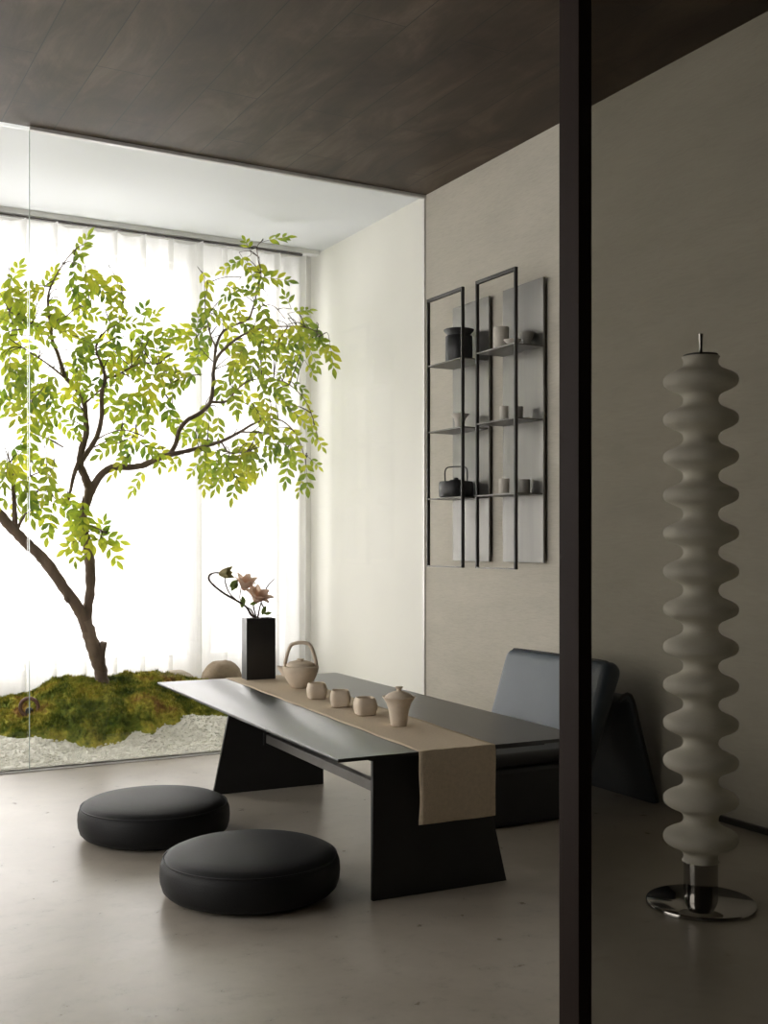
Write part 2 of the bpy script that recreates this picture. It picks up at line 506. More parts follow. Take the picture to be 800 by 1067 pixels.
# curtain + track
p_l = at_y(0, 231, BY - .12)
CY = BY - .15
tr = thing('curtain_track', 'thin dark curtain track under the white garden ceiling', 'curtain track', (0, CY, CEIL))
MB().box(LX, 2.88, -.012, .012, -.043, -.033).build('rail', 'track', tr, bevel=.002)
MB().box(LX, 2.99, -.02, .05, -.028, 0).build('mounting_strip', 'frame_white', tr)
vs, fs = [], []
x0c, x1c, dxc = LX + .05, 2.90, .0045
nx = int((x1c - x0c) / dxc)
zs = [0.02, .5, 1.0, 1.5, 2.0, 2.4, 2.65, 2.745, CEIL - .055]
per = .168
for i in range(nx + 1):
    x = x0c + i * dxc
    ph = ((x - 1.368) / per) % 1.0
    d = min(ph, 1 - ph) * per          # distance to pleat line
    pinch = -.060 * math.exp(-(d / .0085) ** 2)
    wave = .018 * math.sin(2 * PI * (x / per * .5 + .15 * math.sin(x * 3.1))) + .008 * math.sin(x * 57 + 2 * math.sin(x * 5))
    for z in zs:
        t = z / CEIL
        sway = .012 * mnoise.noise(Vector((x * 4, z * .5, 1.3)))
        q = 1 if z > 2.4 else .75 + .2 * mnoise.noise(Vector((x * 2, z * .7, 9)))
        zz = z
        if z == zs[-1]:
            zz = z - .016 * math.sin(PI * ph) ** 2 * (0.5 + .5 * mnoise.noise(Vector((math.floor((x - 1.368) / per) * 1.7, 0, 4))))
        vs.append((x, CY + pinch * q + wave * q * .9 + sway, zz))
m = len(zs)
for i in range(nx):
    for j in range(m - 1):
        a = i * m + j
        fs.append((a, a + 1, a + m + 1, a + m))
cur = MB().add(vs, fs).build('sheer_curtain', 'curtain', smooth=True)
tag(cur, 'full width sheer white curtain glowing with daylight behind the tree', 'curtain')

# glass partition to the garden: two panes side by side, ceiling and floor channel
gx = at_z(30, 803.6, 0).x
w3 = struct(MB().box(gx + .002, WX, GY - .006, GY + .006, .006, CEIL - .016).build('window_3', 'glass'), 'clear floor to ceiling glass pane in front of the garden')
MB().box(gx - .0011, gx + .0011, GY - .006, GY + .006, .006, CEIL - .016).build('polished_edge', 'edge', w3)
MB().box(WX - .008, WX - .0005, GY - .008, GY + .008, .006, CEIL - .016).build('wall_channel', 'alu', w3)
struct(MB().box(LX, gx - .008, GY - .006, GY + .006, .006, CEIL - .016).build('window_4', 'glass'), 'clear glass pane at the left of the garden')
struct(MB().box(gx, WX, GY - .012, GY + .012, CEIL - .016, CEIL - .0005).build('trim_1', 'alu'), 'slim pale channel holding the glass at the ceiling')
struct(MB().box(LX, WX, GY - .010, GY + .012, 0.0005, .006).build('trim_2', 'alu'), 'slim pale channel holding the glass at the floor')

# sliding smoked glass door near the camera
d1 = struct(MB().box(1.0746, 1.100, 1.3505, 1.400, 0.001, CEIL - .001).build('door_1', 'bronze', bevel=.0015), 'dark bronze framed smoked glass sliding door')
MB().box(1.100, WX - .03, 1.355, 1.395, CEIL - .05, CEIL - .001).build('top_rail', 'bronze', d1)
MB().box(1.100, WX - .03, 1.355, 1.395, .001, .05).build('bottom_rail', 'bronze', d1)
MB().box(WX - .03, WX - .001, 1.3505, 1.400, 0.001, CEIL - .001).build('stile', 'bronze', d1)
MB().box(1.100, WX - .03, 1.371, 1.377, .05, CEIL - .05).build('glass_pane', 'smoke', d1)

# short black baseboard at the foot of the right wall
struct(MB().box(WX - .016, WX - .0005, 1.42, 2.985, 0.0005, .022).build('baseboard_right', 'blacksteel', bevel=.001), 'slim black baseboard')

# ================================================================== GARDEN BED
def gravel_h(x, y):
    g = .012 + .10 * smoothstep(GY + .04, GY + .56, y) + .035 * smoothstep(5.7, 6.2, y)
    g = g + .02 * np.sin(x * 5.1 + y * 9) * smoothstep(GY, GY + .25, y) + .010 * np.sin(x * 13 - y * 6 + 1) * smoothstep(GY, GY + .2, y)
    g = g + .03 * np.exp(-((x - 1.83) / .2) ** 2 - ((y - 5.48) / .16) ** 2)
    return g
fx = np.array([-1.6, .946, 1.133, 1.25, 1.62, 1.84, 2.015, 2.35, 3.0])
fy = np.array([5.62, 5.56, 5.40, 5.355, 5.33, 5.46, 5.44, 5.60, 5.9])
hx = np.array([-1.6, .7, .95, 1.12, 1.28, 1.45, 1.75, 2.0, 2.25, 2.4])
hh = np.array([.03, .03, .035, .075, .135, .155, .135, .09, .04, .0])
nfun = np.vectorize(lambda x, y, s: mnoise.noise(Vector((x * s, y * s, 2.7))))
def moss_h(x, y):
    f = np.interp(x, fx, fy)
    f = f + .025 * np.sin(x * 17) + .015 * np.sin(x * 41 + 1)
    p = smoothstep(0, .10, y - f) * .45 + smoothstep(.02, .45, y - f) * .55
    p = p * smoothstep(0, .22, 6.25 - y) * smoothstep(0, .12, 2.42 - x)
    base = np.interp(x, hx, hh)
    n = nfun(x, y, 9.0) * .035 + nfun(x, y, 24.0) * .016 + nfun(x, y, 70.0) * .006
    return gravel_h(x, y) - .012 + p * (base + .022 + n), p

def grid(xs, ys, hf):
    X, Y = np.meshgrid(xs, ys, indexing='ij')
    Z = hf(X, Y)
    v = np.stack([X.ravel(), Y.ravel(), Z.ravel()], 1)
    nx_, ny_ = len(xs), len(ys)
    idx = np.arange(nx_ * ny_).reshape(nx_, ny_)
    f = np.stack([idx[:-1, :-1], idx[1:, :-1], idx[1:, 1:], idx[:-1, 1:]], -1).reshape(-1, 4)
    return v.tolist(), [tuple(q) for q in f.tolist()]

# gravel: surface plus thousands of pebbles in one mesh
g = MB()
y_lo = GY + .014
v, f = grid(np.linspace(LX + .01, WX - .005, 150), np.linspace(y_lo, 6.255, 60), lambda X, Y: gravel_h(X, Y) + nfun(X, Y, 40.0) * .004)
g.add(v, f)
NP = 11000
px_ = rng.uniform(.62, 2.98, NP); py_ = y_lo + .01 + (6.20 - y_lo) * rng.uniform(0, 1, NP) ** 1.35
mh, mp_ = moss_h(px_, py_)
keep = (mp_ < .12)
px_, py_ = px_[keep], py_[keep]
gz = gravel_h(px_, py_)
ov = np.array([(1, 0, 0), (-1, 0, 0), (0, 1, 0), (0, -1, 0), (0, 0, 1), (0, 0, -1)], float)
of = [(0, 2, 4), (2, 1, 4), (1, 3, 4), (3, 0, 4), (2, 0, 5), (1, 2, 5), (3, 1, 5), (0, 3, 5)]
vv = []; ff = []
for i in range(len(px_)):
    s = rng.uniform(.004, .0095)
    a = rng.uniform(0, PI)
    q = ov * np.array([s * rng.uniform(.8, 1.4), s, s * .7]) * rng.uniform(.8, 1.2, (6, 1))
    c_, s__ = math.cos(a), math.sin(a)
    q = q @ np.array([[c_, s__, 0], [-s__, c_, 0], [0, 0, 1]])
    q += np.array([px_[i], py_[i], gz[i] + s * .35])
    o = len(vv)
    vv += q.tolist(); ff += [(x + o, y + o, z + o) for x, y, z in of]
g.add(vv, ff)
gr = g.build('gravel_bed', 'gravel')
tag(gr, 'pale raked gravel bed behind the glass, around the moss', 'gravel', kind='stuff')

# moss
mo = MB()
v, f = grid(np.linspace(.2, 2.44, 240), np.linspace(5.2, 6.255, 120), lambda X, Y: moss_h(X, Y)[0])
mo.add(v, f)
NT = 20000
tx = rng.uniform(.55, 2.42, NT); ty = rng.uniform(5.22, 6.25, NT)
th, tp = moss_h(tx, ty)
vv = []; ff = []
for i in range(NT):
    if tp[i] < .18: continue
    for k in range(3):
        a = rng.uniform(0, 2 * PI); h = rng.uniform(.008, .022); w = rng.uniform(.002, .0055); l = rng.uniform(0, .012)
        ax = rng.uniform(0, 2 * PI)
        bx, by, bz = tx[i] + rng.normal(0, .005), ty[i] + rng.normal(0, .005), th[i] - .003
        o = len(vv)
        vv += [(bx - w * math.cos(a), by - w * math.sin(a), bz), (bx + w * math.cos(a), by + w * math.sin(a), bz),
               (bx + l * math.cos(ax), by + l * math.sin(ax), bz + h)]
        ff.append((o, o + 1, o + 2))
mo.add(vv, ff)
tag(mo.build('moss_mound', 'moss'), 'green and yellow brown moss mound around the tree foot', 'moss', kind='stuff')

def boulder(name, mtl, c, sx, sy, sz, seed, label):
    vs, fs = [], []
    nu, nv = 36, 20
    for j in range(nv + 1):
        th_ = PI * j / nv
        for k in range(nu):
            a = 2 * PI * k / nu
            d = Vector((math.sin(th_) * math.cos(a), math.sin(th_) * math.sin(a), math.cos(th_)))
            q = 1 + .08 * mnoise.noise(d * 1.4 + Vector((seed, 0, 0))) + .06 * mnoise.noise(d * 4 + Vector((0, seed, 0)))
            vs.append((d.x * sx * q, d.y * sy * q, d.z * sz * q + sz * .75))
    for j in range(nv):
        for k in range(nu):
            k2 = (k + 1) % nu
            fs.append((j * nu + k, (j + 1) * nu + k, (j + 1) * nu + k2, j * nu + k2))
    o = MB().add(vs, fs).build(name, mtl, smooth=True)
    o.location = c
    tag(o, label, 'rock')
    return o
c = at_y(231, 697, 6.05)
boulder('boulder', 'rock', (c.x, 6.05, float(gravel_h(c.x, 6.05)) - .02), .125, .11, .125, 5, 'rounded tan brown boulder on the gravel behind the table end, left of the black vase')
c = at_y(181, 707, 6.16)
boulder('boulder', 'palerock', (c.x, 6.13, float(gravel_h(c.x, 6.15)) - .02), .12, .08, .085, 8, 'low pale boulder at the curtain foot, left of the rounded tan boulder')

# ring ornament on the moss
c = at_y(30.5, 737, 5.66)
z0 = c.z
rg = thing('ring_ornament', 'small brown ring ornament standing on the moss near the glass joint', 'ornament', (c.x, c.y, z0), -YAW)
MB().tube([(.044 * math.cos(2 * PI * k / 32), 0, .044 * math.sin(2 * PI * k / 32)) for k in range(32)], .0095, 10, close=True).build('ring', 'ring', rg, smooth=True)
MB().lathe([(.001, -.036), (.012, -.034), (.019, -.022), (.018, -.010), (.010, -.002), (.001, 0)], 16).build('core', 'blackware', rg, smooth=True)

# ================================================================== TREE
TY = 5.85
tree = thing('garden_tree', 'slender green leaved tree growing from the moss mound in front of the curtain', 'tree', (at_y(105, 722, TY).x, TY, .15))
def T(px, py, dy=0.0):
    return at_y(px, py, TY + dy)
PXM = 6.0 / FPX    # metres per pixel about the tree
def limb(mb, pts, n=6, sides=12, wob=.25, seed=0):
    P = catmull([T(*((p[0], p[1]) if len(p) == 3 else (p[0], p[1], p[3]))) for p in pts], n)
    W = interp([p[2] * PXM / 2 for p in pts], n)
    mb.tube(P, W, sides, wob=wob, seed=seed)
    return P
trunk = MB()
tl = []
tl.append(limb(trunk, [(108, 735, 18, 0), (107, 718, 14, 0), (105, 700, 12.5, 0), (100, 682, 14.5, 0), (94, 665, 14, 0), (88, 646, 12.5, 0), (78, 628.5, 11.5, -.01), (63, 608, 11, -.02), (48.5, 587, 11, -.03), (32, 570, 10.5, -.04), (14.6, 553, 10, -.05), (0, 536, 9.5, -.055), (-14, 520, 9, -.06), (-50, 490, 8, -.08), (-90, 450, 7, -.1)], seed=1))
trunk.tube(catmull([T(103, 692, 0), T(106, 680, -.01), T(108, 669, -.02)], 3), [.030, .026, .022, .02, .018, .017, .016], 9, wob=.5)  # pruned stub
trunk.tube([T(68, 614, -.02), T(69.5, 624, -.03), T(71, 628, -.03)], [.016, .015, .007], 8, wob=.3)
tl.append(limb(trunk, [(91, 656, 10, 0), (91, 638, 9.5, .01), (94, 616, 10, .02), (94, 597, 10, .03), (92.5, 577, 10.5, .03), (88, 553, 8.5, .02), (87, 534, 8.5, .02), (93, 513, 10, .02), (90, 500, 8.5, .02), (83, 485, 7.5, .02)], seed=2))
o_trunk = trunk.build('trunk', 'bark', tree, smooth=True, world=True)
BR = []   # (name points list, object)
def branch(paths, seed):
    mb = MB(); pts = []
    for p in paths:
        pts += limb(mb, p, 5, 8, .2, seed)
    o = mb.build('branch', 'bark', tree, smooth=True, world=True)
    BR.append((pts, o))
branch([[(93, 516, 8.5, .02), (99, 504, 8, .01), (106, 494, 7.5, 0), (117, 487, 7, 0), (130, 487, 6.5, -.02), (148, 485, 6.2, -.05), (170, 476, 6.5, -.08), (190, 471, 4.5, -.1), (207, 467, 4, -.12), (230, 460, 3.6, -.14), (250, 450, 3, -.16), (268, 440, 2.2, -.18), (290, 437, 1.5, -.2), (308, 452, 1.2, -.2), (318, 478, .9, -.2)],
        [(230, 460, 2, -.14), (240, 472, 1.5, -.18), (262, 470, 1, -.2)], [(250, 450, 2, -.16), (280, 452, 1.5, -.1), (300, 466, 1, -.1)]], 3)
branch([[(176, 475, 5, -.08), (183, 463, 5, -.06), (186, 450, 5, -.03), (195, 438, 4.5, 0), (209, 430, 4.5, .02), (219, 419, 4.5, .04), (222, 400, 4, .05), (223, 382, 3.8, .06), (228, 370, 3.5, .07), (240, 358, 3, .06), (255, 348, 2.4, .04), (275, 342, 1.8, .02), (300, 340, 1.4, .0), (322, 342, 1.1, -.02), (334, 350, .9, -.02)],
        [(219, 419, 3, .04), (236, 418, 2.8, 0), (247, 406, 2, -.04), (262, 396, 1.4, -.06), (290, 396, 1.1, -.08), (308, 406, 1, -.1), (322, 425, .9, -.1), (331, 455, .8, -.1)],
        [(223, 382, 3.4, .06), (225, 362, 3.2, .1), (232, 346, 3, .12), (244, 339, 2.6, .12), (258, 333, 2.4, .1), (263, 322, 2, .1), (268, 304, 1.4, .08), (272, 285, 1.1, .06), (269, 270, 1, .05), (268, 257, .9, .05), (274, 250, .8, .05)],
        [(225, 362, 2, .1), (218, 345, 1.6, .14), (214, 320, 1.2, .16), (213, 300, .9, .16), (213, 286, .8, .16)],
        [(263, 322, 1.4, .1), (283, 318, 1.1, .05), (297, 332, 1, .05)]], 4)
branch([[(83, 485, 8, .02), (85, 468, 7, .03), (90, 452, 6.5, .05), (89, 435, 6, .06), (88, 421, 5.5, .06), (81, 407, 5, .04), (69, 394, 4.5, .02), (64, 381, 4, .0), (60, 368, 3.8, 0), (55, 356, 3.6, -.02), (52, 336, 3.2, -.04), (50, 310, 2.4, -.05), (56, 292, 1.5, -.05), (68, 272, 1.2, -.04), (80, 258, .9, -.03)],
        [(56, 358, 2.2, -.02), (46, 345, 1.8, 0), (30, 335, 1.4, .04), (10, 325, 1.2, .06)],
        [(67, 393, 2.4, .02), (48, 378, 1.8, -.04), (28, 365, 1.3, -.08), (5, 350, 1, -.1)],
        [(52, 336, 2, -.04), (68, 330, 1.5, .04), (84, 318, 1.2, .08), (98, 322, 1, .08)]], 5)
branch([[(84, 482, 5.5, .02), (94, 467, 5, 0), (102, 452, 5, -.02), (106, 432, 4.6, -.04), (106, 410, 4.2, -.06), (110, 394, 3.6, -.08), (105, 378, 3, -.08), (100, 360, 2, -.08), (110, 345, 1.4, -.08), (125, 335, 1.1, -.06), (128, 310, 1, -.06)],
        [(110, 394, 2.8, -.08), (122, 391, 2.4, -.1), (134, 384, 2, -.12), (150, 378, 1.6, -.14), (168, 382, 1.3, -.14), (178, 400, 1, -.14), (180, 430, .9, -.14)],
        [(90, 419, 2.4, .06), (98, 412, 2, 0), (106, 405, 1.8, -.05)],
        [(98, 460, 1.8, 0), (112, 452, 1.4, .04), (130, 448, 1.2, .08), (150, 455, 1, .1)],
        [(98, 466, 1.8, 0), (112, 460, 1.3, -.06), (126, 462, 1, -.1)]], 6)
branch([[(81, 484, 5, .02), (77, 495, 4, -.02), (74, 508, 3.4, -.04), (71, 522, 2.6, -.05)]], 7)
branch([[(88, 547, 3, .02), (100, 550, 1.5, -.05), (112, 556, 1, -.08)], [(88, 547, 3, .02), (86, 556, 1.5, -.06), (80, 570, 1, -.08)]], 9)
branch([[(15, 553, 7, -.05), (15.5, 543, 5.5, -.05), (15, 528, 4.5, -.06), (14, 510, 4.2, -.07), (12, 492, 4, -.08), (10, 480, 2, -.08)],
        [(18, 556, 3.5, -.04), (20, 547, 3, -.05), (26, 536, 2, -.08), (32, 520, 1.4, -.1), (45, 508, 1.2, -.12), (58, 520, 1, -.12)],
        [(14, 510, 2, -.07), (28, 498, 1.5, -.1), (48, 492, 1.1, -.12), (56, 508, .9, -.12)],
        [(66, 466, 1.8, 0), (52, 458, 1.8, 0), (34, 450, 1.4, -.02), (28, 438, 1, -.04), (30, 420, .9, -.05)]], 8)

BL = [
 # px, py, r, main droop direction (degrees, 0 = right, 90 = down)
 (10,300,16,60),(22,325,18,100),(6,350,18,120),(30,350,18,80),(18,375,16,100),(40,302,13,200),(50,320,14,90),(64,332,15,40),(72,342,10,30),(50,290,8,250),(38,378,14,100),(46,396,12,100),(56,398,9,80),(2,322,12,170),(8,385,10,100),(34,330,14,120),(14,283,6,260),
 (82,270,10,100),(88,288,13,80),(97,300,11,60),(75,302,9,110),(83,312,9,90),(92,325,6,60),(101,292,8,50),(84,258,6,270),
 (118,292,8,90),(121,308,9,90),(125,325,8,80),(130,336,7,40),(118,338,6,100),
 (155,333,9,330),(161,350,8,40),(148,325,5,250),(95,352,13,60),(110,362,14,90),(128,364,14,80),(150,370,14,70),(140,385,15,90),(112,386,14,100),(88,372,12,60),(72,386,14,90),(165,385,13,80),(155,400,13,90),(140,412,13,90),(120,405,13,100),(102,398,9,90),(160,420,11,80),(174,424,8,60),(182,438,8,50),(132,426,10,100),(150,434,10,90),(76,412,12,100),(80,430,11,80),(62,430,6,150),(70,444,6,80),(175,360,5,250),(168,372,8,60),(86,395,10,90),(145,350,8,90),
 (124,450,11,100),(138,452,10,90),(150,463,9,70),(134,468,10,90),(128,480,9,100),(146,497,7,80),(160,466,6,40),(166,474,5,60),(185,478,5,100),(120,462,7,140),
 (195,342,10,200),(205,335,8,250),(188,350,6,170),(214,308,8,90),(220,325,11,80),(235,328,13,60),(210,350,12,140),(217,365,14,120),(203,378,10,120),(192,392,8,170),(182,385,5,200),(186,400,7,100),(235,350,14,60),(250,340,12,40),(245,312,9,90),(240,298,10,190),(244,272,8,130),(254,270,5,60),(272,280,9,60),(283,288,7,20),(286,247,10,330),(262,300,8,250),(270,315,9,30),(276,330,9,20),(265,346,12,60),(286,350,13,40),(300,356,12,40),(290,370,13,70),(270,370,13,80),(250,370,13,90),(235,385,12,90),(226,400,9,100),(256,390,11,80),(276,390,10,80),(312,322,9,330),(319,335,9,60),(300,313,5,230),(336,357,11,50),(345,365,8,30),(325,368,8,100),(318,345,6,20),(310,376,8,80),(322,382,5,50),(212,286,5,90),(258,255,4,270),(262,283,6,110),(300,380,8,80),(330,345,5,60),(310,345,8,60),
 (213,430,9,100),(205,442,11,110),(217,452,11,90),(227,440,11,90),(208,462,7,110),(250,410,12,60),(266,410,12,60),(280,400,10,50),(294,405,8,40),(265,430,12,80),(282,430,10,70),(300,425,8,60),(310,432,6,80),(292,415,8,60),(326,445,4,70),(331,458,3,80),(308,400,5,40),(316,412,4,60),(320,430,4,60),
 (214,490,9,110),(228,494,12,90),(240,485,13,90),(250,480,12,80),(262,470,12,80),(280,466,11,70),(295,462,10,70),(306,470,10,80),(300,450,10,60),(281,450,10,80),(266,455,10,80),(246,496,8,100),(319,490,7,90),(326,480,4,80),(248,462,8,90),(231,472,8,100),(222,476,7,120),(205,485,5,140),(314,503,5,110),(257,488,7,80),(277,478,6,80),(300,480,8,80),
 (20,410,12,170),(14,418,7,190),(35,420,13,90),(44,432,12,80),(30,442,9,110),(41,408,9,80),(28,396,9,120),(23,447,4,120),(48,445,6,80),(5,430,5,170),(0,415,6,180),
 (10,480,14,120),(25,475,12,60),(38,478,11,40),(47,486,7,50),(15,494,8,100),(4,490,10,150),(50,497,6,60),(34,504,6,80),(4,522,5,160),(30,520,9,100),(46,530,9,100),(62,525,8,60),(50,542,8,80),(76,530,7,60),(70,517,5,80),(16,522,7,100),(38,522,7,100),(60,512,5,50),(76,540,6,90),
 (88,532,6,90),(92,545,7,70),(82,560,8,110),(78,574,5,110),(110,558,9,40),(106,552,6,330),(100,566,7,100),(112,569,6,70),(84,546,6,120),
]
def leaflet(mb, base, dirv, nrm, L, Wd):
    side = dirv.cross(nrm).normalized()
    curl = nrm * (-.12 * L)
    prof = [(0, 0), (.22, .34), (.5, .5), (.78, .30), (1.0, 0)]
    vs = []
    for t, w in prof:
        cpt = base + dirv * (t * L) + curl * (t * t)
        if w == 0:
            vs.append(cpt)
        else:
            vs += [cpt + side * w * Wd + nrm * .06 * L, cpt, cpt - side * w * Wd + nrm * .06 * L]
    fs = [(0, 1, 2), (0, 2, 3), (1, 4, 5, 2), (2, 5, 6, 3), (4, 7, 8, 5), (5, 8, 9, 6), (7, 10, 8), (8, 10, 9)]
    mb.add(vs, fs)
RV = Vector((C_, -S_, 0)); FV = Vector((S_, C_, 0)); UV = Vector((0, 0, 1))
fol = [MB() for _ in BR]; twg = [MB() for _ in BR]
rt = random.Random(21)
def compound(mb, tw, p0, ang, Lr, nl, sc):
    a = R(ang)
    d = (RV * math.cos(a) - UV * math.sin(a) + FV * rt.uniform(-.35, .35)).normalized()
    nrm = (-FV + UV * rt.uniform(-.1, .7) + RV * rt.uniform(-.5, .5))
    nrm = (nrm - d * nrm.dot(d)).normalized()
    side = d.cross(nrm)
    pts = []
    for i in range(6):
        t = i / 5
        pts.append(p0 + d * Lr * t - UV * (.14 * Lr * t * t))
    tw.tube(pts, [.0016, .0014, .0012, .001, .0009, .0007], 4)
    for k in range(nl):
        t = .22 + .78 * (k + .5) / nl
        bpt = p0 + d * Lr * t - UV * (.14 * Lr * t * t)
        for s in (-1, 1):
            L = sc * rt.uniform(.85, 1.15) * (.8 + .35 * math.sin(PI * t))
            ld = (d * rt.uniform(.55, .8) + side * s * rt.uniform(.65, .9) - UV * rt.uniform(0, .25)).normalized()
            nn = (nrm + side * rt.uniform(-.4, .4) + d * rt.uniform(-.3, .3))
            nn = (nn - ld * nn.dot(ld)).normalized()
            leaflet(mb, bpt, ld, nn, L, L * .47)
    tipd = (d - UV * .2).normalized()
    nn = (nrm - tipd * nrm.dot(tipd)).normalized()
    leaflet(mb, pts[-1], tipd, nn, sc * 1.1, sc * .46)
for (px, py, r, ang) in BL:
    # choose nearest branch
    best = None
    for bi, (pts, o) in enumerate(BR):
        for q in pts[::2]:
            qt = q.dot(FV); qx = 400 + FPX * q.dot(RV) / qt; qy = HOR - FPX * (q.z - 1) / qt
            dd = (qx - px) ** 2 + (qy - py) ** 2
            if best is None or dd < best[0]:
                best = (dd, bi, q)
    dd, bi, q = best
    yoff = q.y - TY
    n = max(1, round(r * r / 96))
    for k in range(n):
        a0 = rt.uniform(0, 2 * PI); rr = r * math.sqrt(rt.uniform(0, 1)) * .75 if n > 1 else 0
        cx, cy = px + rr * math.cos(a0), py + rr * math.sin(a0)
        dep = max(-.42, min(.33, yoff + rt.gauss(0, .09 + .006 * r)))
        cpt = at_y(cx, cy, TY + dep)
        an = ang + rt.uniform(-50, 50)
        sc = rt.uniform(.050, .064) * (.8 if r < 6 else 1)
        nl = 2 if r < 6 else rt.choice((3, 3, 4))
        Lr = sc * (.72 + .62 * nl)
        aa = R(an)
        d = RV * math.cos(aa) - UV * math.sin(aa)
        p0 = cpt - d * Lr * .55
        compound(fol[bi], twg[bi], p0, an, Lr, nl, sc)
        if k < 2:
            mid = (q + p0) / 2 + UV * rt.uniform(0, .02) + RV * rt.uniform(-.012, .012)
            P = catmull([q, mid, p0], 4)
            twg[bi].tube(P, interp([.0034, .0024, .0016], 4), 5)
for (pts, o), fm, tm in zip(BR, fol, twg):
    tm.build('twigs', 'twig', o, world=True)
    fm.build('foliage', 'leaf', o, world=True)

# ================================================================== TEA TABLE
TZ = .42
tb_yaw = R(-2.4)
tb = thing('tea_table', 'low black metal tea table with splayed slab legs in the room centre', 'table', (1.337, 2.712, 0), tb_yaw)
TW, TL = .825, 1.89
prof = [(0, TZ - .001), (.001, TZ), (TW - .001, TZ), (TW, TZ - .001), (TW, TZ - .009), (TW - .001, TZ - .010), (.001, TZ - .010), (0, TZ - .009)]
MB().prism_y(prof, 0, TL).build('tabletop', 'tabletop', tb)
MB().prism_y([(.12, TZ - .0102), (TW - .12, TZ - .0102), (TW - .12, TZ - .024), (.12, TZ - .024)], .05, TL - .05).build('subframe', 'blacksteel', tb)
MB().prism_y([(.131, 0), (.574, 0), (.478, TZ - .025), (.131, TZ - .025)], .056, .070).build('leg', 'blacksteel', tb, bevel=.0015)
MB().prism_y([(.133, 0), (.612, 0), (.612, TZ - .025), (.215, TZ - .025)], 1.535, 1.549).build('leg', 'blacksteel', tb, bevel=.0015)
MB().box(.353, .383, .0705, 1.5345, .193, .228).build('stretcher', 'bar', tb, bevel=.002)
MB().box(.343, .393, 1.522, 1.5345, .185, .236).build('bracket', 'blacksteel', tb, bevel=.001)

# runner (own thing, lies on the table)
rn = MB()
rows = []
path = []   # (v, z)
for i in range(8):   # far drop
    path.append((TL + .004, TZ + .001 - .10 * (1 - i / 8)))
path.append((TL + .003, TZ + .002))
for i in range(1, 60):
    path.append((TL * (1 - i / 60), TZ + .0022))
path.append((-.003, TZ + .0022))
for i in range(1, 17):
    path.append((-.0055 - .004 * math.sin(i / 16 * PI), TZ + .001 - .205 * i / 16))
vs, fs = [], []
nu = 16
for i, (v_, z_) in enumerate(path):
    t = max(0, min(1, v_ / TL))
    a0 = .245 + (.303 - .245) * t + .0015 * math.sin(i * .5)
    a1 = .495 + (.570 - .495) * t + .0015 * math.sin(i * .37 + 1)
    for k in range(nu + 1):
        u = a0 + (a1 - a0) * k / nu
        wob = 0.0
        if z_ < TZ - .01:
            wob = -.004 * abs(math.sin(k * .35 + .5)) * (TZ - z_) / .2
            if v_ > 1: wob = -wob
        vs.append((u, v_ + wob, z_ + (.0006 * math.sin(k * 1.3 + i * .7) if z_ > TZ - .01 else 0)))
for i in range(len(path) - 1):
    for k in range(nu):
        a = i * (nu + 1) + k
        fs.append((a, a + 1, a + nu + 2, a + nu + 1))
ro = rn.add(vs, fs).build('table_runner', 'linen', smooth=True)
ro.location = (1.337, 2.712, 0); ro.rotation_euler = (0, 0, tb_yaw)
s = ro.modifiers.new('Solidify', 'SOLIDIFY'); s.thickness = .0014; s.offset = 1
tag(ro, 'natural beige linen runner along the black table, hanging over its near end', 'table runner')
RZ = TZ + .0036

# vase
c1 = at_z(257, 709.5, TZ); c2 = at_z(287, 708, TZ)
vw = (c2 - c1).length
vt = thing('vase', 'tall square black vase at the far end of the linen runner', 'vase', (c1.x, c1.y, RZ), math.atan2(c2.y - c1.y, c2.x - c1.x))
VH, VD, th_ = .262, .075, .006
vb = MB()
vb.box(0, vw, 0, VD, 0, .01)
vb.box(0, th_, 0, VD, .01, VH); vb.box(vw - th_, vw, 0, VD, .01, VH)
vb.box(th_, vw - th_, 0, th_, .01, VH); vb.box(th_, vw - th_, VD - th_, VD, .01, VH)
vb.build('body', 'vase', vt)

# magnolia sprig
VY = c1.y + VD * .5
def Q(px, py, dy=0): return at_y(px, py, VY + dy)
base = at_y(270, 690, VY)
mg = thing('magnolia_branch', 'curved magnolia branch with blush flowers standing in the black vase', 'flowers', base)
st = MB()
st.tube(catmull([base, Q(269, 648), Q(262, 641, .0), Q(256, 632, -.005), Q(243, 624, -.01), Q(230, 616, -.02), Q(219, 606, -.02), Q(218, 600, -.02), Q(223, 597, -.02), Q(229, 597, -.02)], 5), interp([.0055, .0055, .0052, .005, .0048, .0046, .0043, .004, .0036, .003], 5), 7, wob=.3)
for pts in ([(267, 648, 0), (262, 636, .01), (256, 632, .01), (250, 624, .015), (251, 612, .02)],
            [(256, 632, -.005), (247, 626, .0), (239, 618, .01), (235, 608, .01), (234, 600, 0)],
            [(269, 650, 0), (266, 640, -.01), (264, 630, -.01), (268, 624, -.01)],
            [(268, 646, 0), (272, 628, .02), (278, 612, .03), (286, 603, .03)],
            [(272, 628, .02), (275, 634, .01), (276, 640, .0)]):
    st.tube(catmull([Q(*p) for p in pts], 4), interp([.0036, .0033, .003, .0026, .002][:len(pts)], 4), 6, wob=.3)
st.build('stem', 'twig', mg, smooth=True, world=True)
